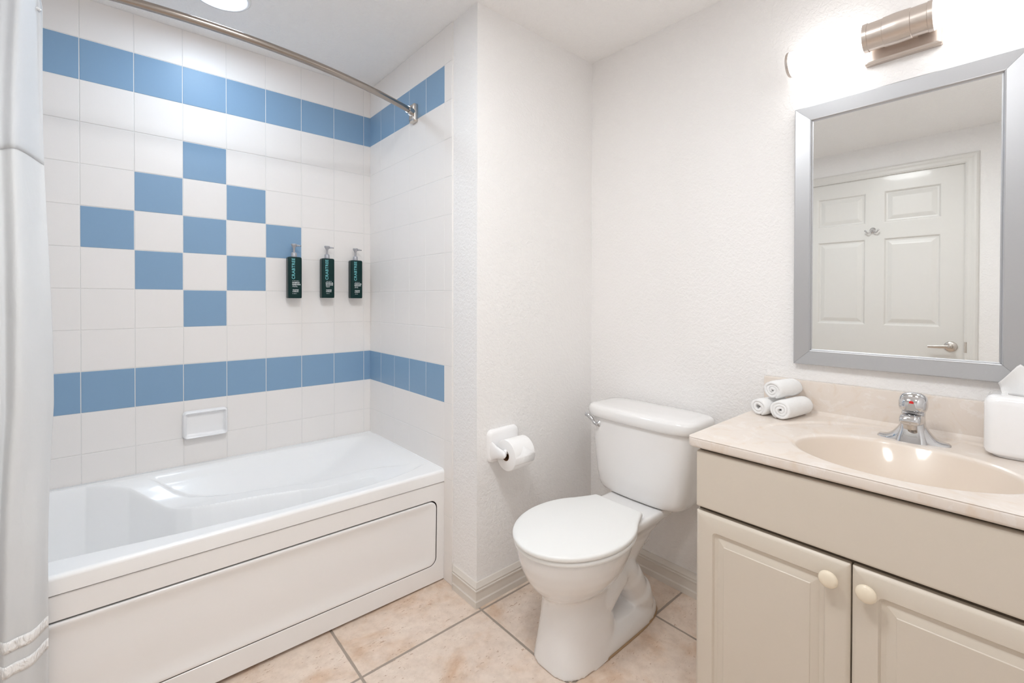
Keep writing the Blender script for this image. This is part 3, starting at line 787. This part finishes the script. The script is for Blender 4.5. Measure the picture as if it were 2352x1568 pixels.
bm = bmesh.new(); lathe(bm, (BX+.02, BY, -.1335), (0, 0, 1), [(0, .022), (.002, .022), (.003, .018), (.001, .015), (.0, .014)], 32); obj('drain', bm, CHROME, ct, autos=40)

# faucet
fa = thing('faucet', 'chrome single-handle faucet with a red dot, behind basin', 'faucet', (.556, -2.127, .7958))
def rr3(x0, x1, hw, z, n=4, k=40, y=0): return sell((x0+x1)/2, y, (x1-x0)/2, hw, n, k, z)
bm = bmesh.new()
R_ = []
for i in range(33):
    y = -.0735+.147*i/32; a = abs(y)/.0735
    h = .0080+.046*exp(-(max(0, a-.24)/.26)**1.5)*(1-sst((a-.5)/.5)*.6)
    w = .0250*(1-a**3.2*.55)+.0005
    if a > .995: h *= .55; w *= .7
    R_.append([(-.004+w*cos(t)*1.05, y, max(0, h*sin(t)**1.0) if sin(t) > 0 else 0.0002*cos(t)) for t in [2*pi*j/32 for j in range(32)]])
loft(bm, R_)
obj('wings', bm, CHROME, fa, autos=70)
bm = bmesh.new()
loft(bm, [rr3(-.042, .024, .0325, 0, 5), rr3(-.037, .024, .0300, .012, 5), rr3(-.030, .024, .0262, .030, 4.5), rr3(-.026, .0245, .0238, .048, 4), rr3(-.027, .0245, .0236, .062, 3.4), rr3(-.028, .0245, .0240, .072, 3), rr3(-.026, .0245, .0235, .079, 2.6), rr3(-.020, .020, .019, .082, 2.4)])
obj('body', bm, CHROME, fa, autos=60)
bm = bmesh.new(); R_ = []
for x, hw, zc, hz_, n in ((.0, .0232, .058, .016, 4), (-.02, .0232, .060, .0155, 4), (-.040, .0225, .062, .0140, 4), (-.055, .0215, .0620, .0120, 3.6), (-.063, .020, .0610, .0100, 3), (-.067, .0165, .0600, .0070, 2.6)):
    q = sell(0, 0, hw, hz_, n, 36); R_.append([(x, u, zc+v) for u, v, _ in q])
loft(bm, R_); obj('spout', bm, CHROME, fa, autos=60)
bm = bmesh.new(); lathe(bm, (-.052, 0, .053), (0, 0, -1), [(0, .0138), (.004, .0138), (.0045, .0130), (.013, .0130), (.0135, .010), (.011, .009)], 32); obj('aerator', bm, NICKEL, fa, autos=40)
hn = tag(bpy.data.objects.new('handle', None)); link(hn, fa)
bm = bmesh.new()
loft(bm, [rr3(-.030, .022, .0235, .0800, 2.6), rr3(-.036, .026, .0275, .0835, 3), rr3(-.037, .028, .0290, .092, 3.2), rr3(-.036, .028, .0290, .104, 3), rr3(-.031, .027, .0275, .114, 2.7), rr3(-.024, .022, .0225, .1215, 2.4), rr3(-.014, .013, .013, .1258, 2.2), rr3(-.004, .003, .003, .127, 2)])
obj('handle_cap', bm, CHROME, hn, autos=60)
bm = bmesh.new()
loft(bm, [[(-.034-d, y, z) for y, z in ((-w, .084), (w, .084), (.006, .103), (-.006, .103))] for d, w in ((0, .014), (.005, .0105))])
obj('handle_notch', bm, CHROME, hn, sm=False)
bm = bmesh.new(); lathe(bm, (-.0355, 0, .1045), (-1, 0, .1), [(0, .0048), (.0016, .0046), (.0024, .003), (.0026, .001)], 24); obj('temperature_dot', bm, RED, hn, label='small red dot')

# ------------------------------------------------------------------ rolled towels
def spiral(turns, r0, r1, th, n, squash=1.0, ph=0.0, wob=.0):
    pts = []
    for i in range(n+1):
        t = i/n; a = ph+turns*2*pi*t; r = r0+(r1-r0)*t+wob*sin(a*2+1)+wob*.6*sin(a*3.1)
        pts.append((r*cos(a), r*sin(a)*squash, a))
    return pts
def towel(name, label, loc, yaw, length, turns, R, ph, seed, open_=0.0, flip=1, endang=-.5):
    t = thing(name, label, 'towel', loc, 0, group='rolled washcloths on the worktop')
    t.rotation_euler = (0, 0, yaw)
    th = .0088; bm = bmesh.new(); n = 150
    turns = (R-.0068-open_)/.0091; ph = -pi/2-turns*2*pi+endang
    sp = spiral(turns, .0030+open_, R-th/2, th, n, 1.0, ph, .0006)
    sp = [(x*(1-.16*sst((i/n-.94)/.06)), y*(1-.16*sst((i/n-.94)/.06)), a) for i, (x, y, a) in enumerate(sp)]
    nl = 26; rings = []
    random.seed(seed); o1 = random.random()*9
    for k in range(nl+1):
        u = k/nl; x = length*u
        bul = 1-.07*abs(2*u-1)**3
        ring = []
        def edgept(i, s):
            px, py, a = sp[i]; q = sp[min(i+1, n)]; p_ = sp[max(i-1, 0)]
            tx, ty = q[0]-p_[0], q[1]-p_[1]; l = sqrt(tx*tx+ty*ty) or 1
            nx_, ny_ = -ty/l, tx/l
            w = th*.5*(.93+.07*noise.noise(Vector((i*.15, k*.4, o1))))
            d = .0011*noise.noise(Vector((px*60+o1, py*60, u*5)))
            jx = .0025*noise.noise(Vector((i*.05+o1, 3.3, 0)))*(1 if u < .05 else 0)+(.0045*noise.noise(Vector((i*.04, o1, 8)))*(1 if u > .95 else 0))
            return (x+jx-length*0, (px*bul+nx_*w*s+d)*flip, py*bul+ny_*w*s+d)
        ring = [edgept(i, 1) for i in range(n+1)]+[edgept(i, -1) for i in range(n, -1, -1)]
        rings.append(ring)
    rs = [[bm.verts.new(p) for p in r] for r in rings]; m_ = len(rs[0])
    for a, b in zip(rs, rs[1:]):
        for i in range(m_): bm.faces.new((a[i], a[(i+1) % m_], b[(i+1) % m_], b[i]))
    for r, in ((rs[0],), (rs[-1],)):
        for i in range(n): bm.faces.new((r[i], r[i+1], r[m_-2-i], r[m_-1-i]))
    zmin = min(v.co.z for v in bm.verts)
    for v in bm.verts: v.co.z -= zmin
    # hem tab end
    o = obj('cloth', bm, TOWEL, t)
    bm = bmesh.new(); box(bm, length-.004, length+.010, -R*.2*flip-.012, -R*.2*flip+.014, .012, .040); 
    o2 = obj('label_tab', bm, TOWEL, t, bev=.001)
    return t
towel('rolled_towel', 'rolled white washcloth, lower left of the stack of three', (.505, -1.760, .8012), radians(-14), .120, 1.75, .0315, 1.2, 3, .0045, 1)
towel('rolled_towel', 'rolled white washcloth, lower right of the stack, nearest basin', (.493, -1.829, .8012), radians(-9), .140, 2.0, .0355, 2.9, 5, .0, -1)
towel('rolled_towel', 'rolled white washcloth resting on top of the other two', (.525, -1.794, .8572), radians(-12), .115, 2.2, .0335, .4, 9, 0, 1)

# ------------------------------------------------------------------ tissue box
tb = thing('tissue_box_cover', 'white rounded tissue box cover beside the faucet, at right edge', 'tissue box', (.583, -2.3215, .7975))
bm = bmesh.new()
for_ = [(.006, -.010), (.007, -.004), (.010, -.0015), (.018, 0), (.125, 0), (.134, -.0018), (.140, -.006), (.1435, -.012), (.1445, -.022)]
def rb(e, z, w=.130, r=.026): return [(u, v, z) for u, v in rrect(w+2*e, w+2*e, r, 8)]
rings = [rb(e, z) for z, e in for_]
rings += [[(u*s, v*s, .1447) for u, v, _ in rb(-.022, 0)] for s in (.8, .62)]
rings += [[(u*.60, v*.60, .138) for u, v, _ in rb(-.022, 0)]]
loft(bm, rings); obj('cover', bm, CERW, tb, autos=60)
bm = bmesh.new(); loft(bm, [rb(-.014, 0), rb(-.014, .007)]); obj('foot', bm, CERW, tb, sm=False)
bm = bmesh.new(); vs = []
for i in range(17):
    u = i/16; row = []
    for j in range(13):
        v = j/12
        base = Vector((.002+.006*sin(u*5), .036-.070*u, .141))
        tz = .1695+.048*(u/.36) if u < .36 else .2175-.052*((u-.36)/.64)
        tip = Vector((-.004+.012*u, .043-.095*u, tz))
        p = base.lerp(tip, v)+Vector((.007*sin(v*3+u*6), 0, .0015*sin(u*9+v*4)*v))
        row.append(bm.verts.new(p))
    vs.append(row)
for a, b in zip(vs, vs[1:]):
    for j in range(12): bm.faces.new((a[j], a[j+1], b[j+1], b[j]))
o = obj('tissue', bm, TISS, tb); so = o.modifiers.new('s', 'SOLIDIFY'); so.thickness = .0005
# ------------------------------------------------------------------ mirror
MY0, MY1, MZ0, MZ1, FW = -1.812, -2.328, .957, 1.793, .052
mi = thing('wall_mirror', 'rectangular mirror in a wide silver frame above the vanity', 'mirror', (XM, 0, 0))
FP = [(0, 0), (0, .018), (.0012, .0215), (.0030, .0222), (.0430, .0175), (.0448, .0180), (.0465, .0170), (.0485, .0130), (.052, .0118), (.052, 0)]
def rail(a, b):
    """a,b corner indices; corners are (y,z, sy, sz) with inward mitre directions"""
    cs = [(MY0, MZ0, -1, 1), (MY0, MZ1, -1, -1), (MY1, MZ1, 1, -1), (MY1, MZ0, 1, 1)]
    bm = bmesh.new(); ring = []
    dy, dz = cs[b][0]-cs[a][0], cs[b][1]-cs[a][1]; l = sqrt(dy*dy+dz*dz); dy, dz = dy/l, dz/l
    for (y, z, sy, sz), e in ((cs[a], 1), (cs[b], -1)):
        ring.append([(-d, y+sy*w+dy*e*.0003, z+sz*w+dz*e*.0003) for w, d in FP])
    loft(bm, ring); return obj('frame_rail', bm, SILV, mi, sm=False)
for a in range(4): rail(a, (a+1) % 4)
bm = bmesh.new(); y0, y1, z0, z1 = MY0-.05, MY1+.05, MZ0+.05, MZ1-.05
f = bm.faces.new([bm.verts.new(p) for p in ((-.012, y0, z0), (-.012, y0, z1), (-.012, y1, z1), (-.012, y1, z0))])
e = bmesh.ops.extrude_face_region(bm, geom=[f]); bmesh.ops.translate(bm, verts=[v for v in e['geom'] if isinstance(v, bmesh.types.BMVert)], vec=(.009, 0, 0))
obj('glass', bm, GLASS, mi, sm=False, label='reflecting mirror glass')

# ------------------------------------------------------------------ vanity light
vl = thing('vanity_light', 'brushed nickel wall light with two glowing tubes above mirror', 'wall light', (XM, -2.081, 1.9195))
bm = bmesh.new()
ringpanel(bm, .170, .106, [(0, 0, .003), (0, .016, .003), (.003, .020, .003), (.008, .0215, .003), (.012, .0215, .002)], lambda u, v, d: (-d, u, v), k=2)
obj('wall_plate', bm, FIXM, vl, sm=False)
AXX = -.080
bm = bmesh.new(); box(bm, AXX+.01, -.018, -.035, .035, -.018, .018); obj('bracket', bm, FIXM, vl, sm=False)
bm = bmesh.new()
r = .0385
pf = [(-.0745, r-.004), (-.0745, r), (-.064, r+.0004), (-.063, r-.0012), (-.030, r-.0012), (-.029, r+.0005), (-.001, r+.0018), (.001, r+.0018), (.029, r+.0005), (.030, r-.0012), (.063, r-.0012), (.064, r+.0004), (.0745, r), (.0745, r-.004)]
lathe(bm, (AXX, 0, 0), (0, 1, 0), pf, 64); obj('centre_sleeve', bm, FIXM, vl, autos=30)
for s in (-1, 1):
    bm = bmesh.new(); lathe(bm, (AXX, 0, 0), (0, s, 0), [(.0745, .0362), (.262, .0362)], 64); obj('glass_tube', bm, TUBEM, vl, autos=40, label='glowing white tube')
    bm = bmesh.new(); lathe(bm, (AXX, 0, 0), (0, s, 0), [(.2615, .0380), (.268, .0380), (.2700, .0365), (.2702, .010)], 64); obj('end_cap', bm, FIXM, vl, autos=40)

# ------------------------------------------------------------------ world, camera, view
w = bpy.data.worlds.new('w'); S.world = w; w.use_nodes = True
w.node_tree.nodes['Background'].inputs['Color'].default_value = (.8, .85, .9, 1); w.node_tree.nodes['Background'].inputs['Strength'].default_value = .3
yaw, pitch, roll = .8517103, -.00801806, .0021033516
F = Vector((cos(yaw)*cos(pitch), sin(yaw)*cos(pitch), sin(pitch))); R = Vector((sin(yaw), -cos(yaw), 0)); U = R.cross(F)
R2 = R*cos(roll)+U*sin(roll); U2 = U*cos(roll)-R*sin(roll)
cd = bpy.data.cameras.new('camera'); cam = bpy.data.objects.new('camera', cd); C.objects.link(cam)
M = Matrix.Identity(4)
for i in range(3): M[i][0] = R2[i]; M[i][1] = U2[i]; M[i][2] = -F[i]; M[i][3] = CAM[i]
cam.matrix_world = M
cd.sensor_width = 36; cd.lens = 1041.4767/2352*36; cd.shift_y = -(784-697.0344)/2352; cd.clip_start = .02
S.camera = cam
vs_ = S.view_settings; vs_.view_transform = 'Standard'; vs_.look = 'None'; vs_.gamma = 1; vs_.use_curve_mapping = False
vs_.exposure = 2.60
S.cycles.max_bounces = 12; S.cycles.diffuse_bounces = 8
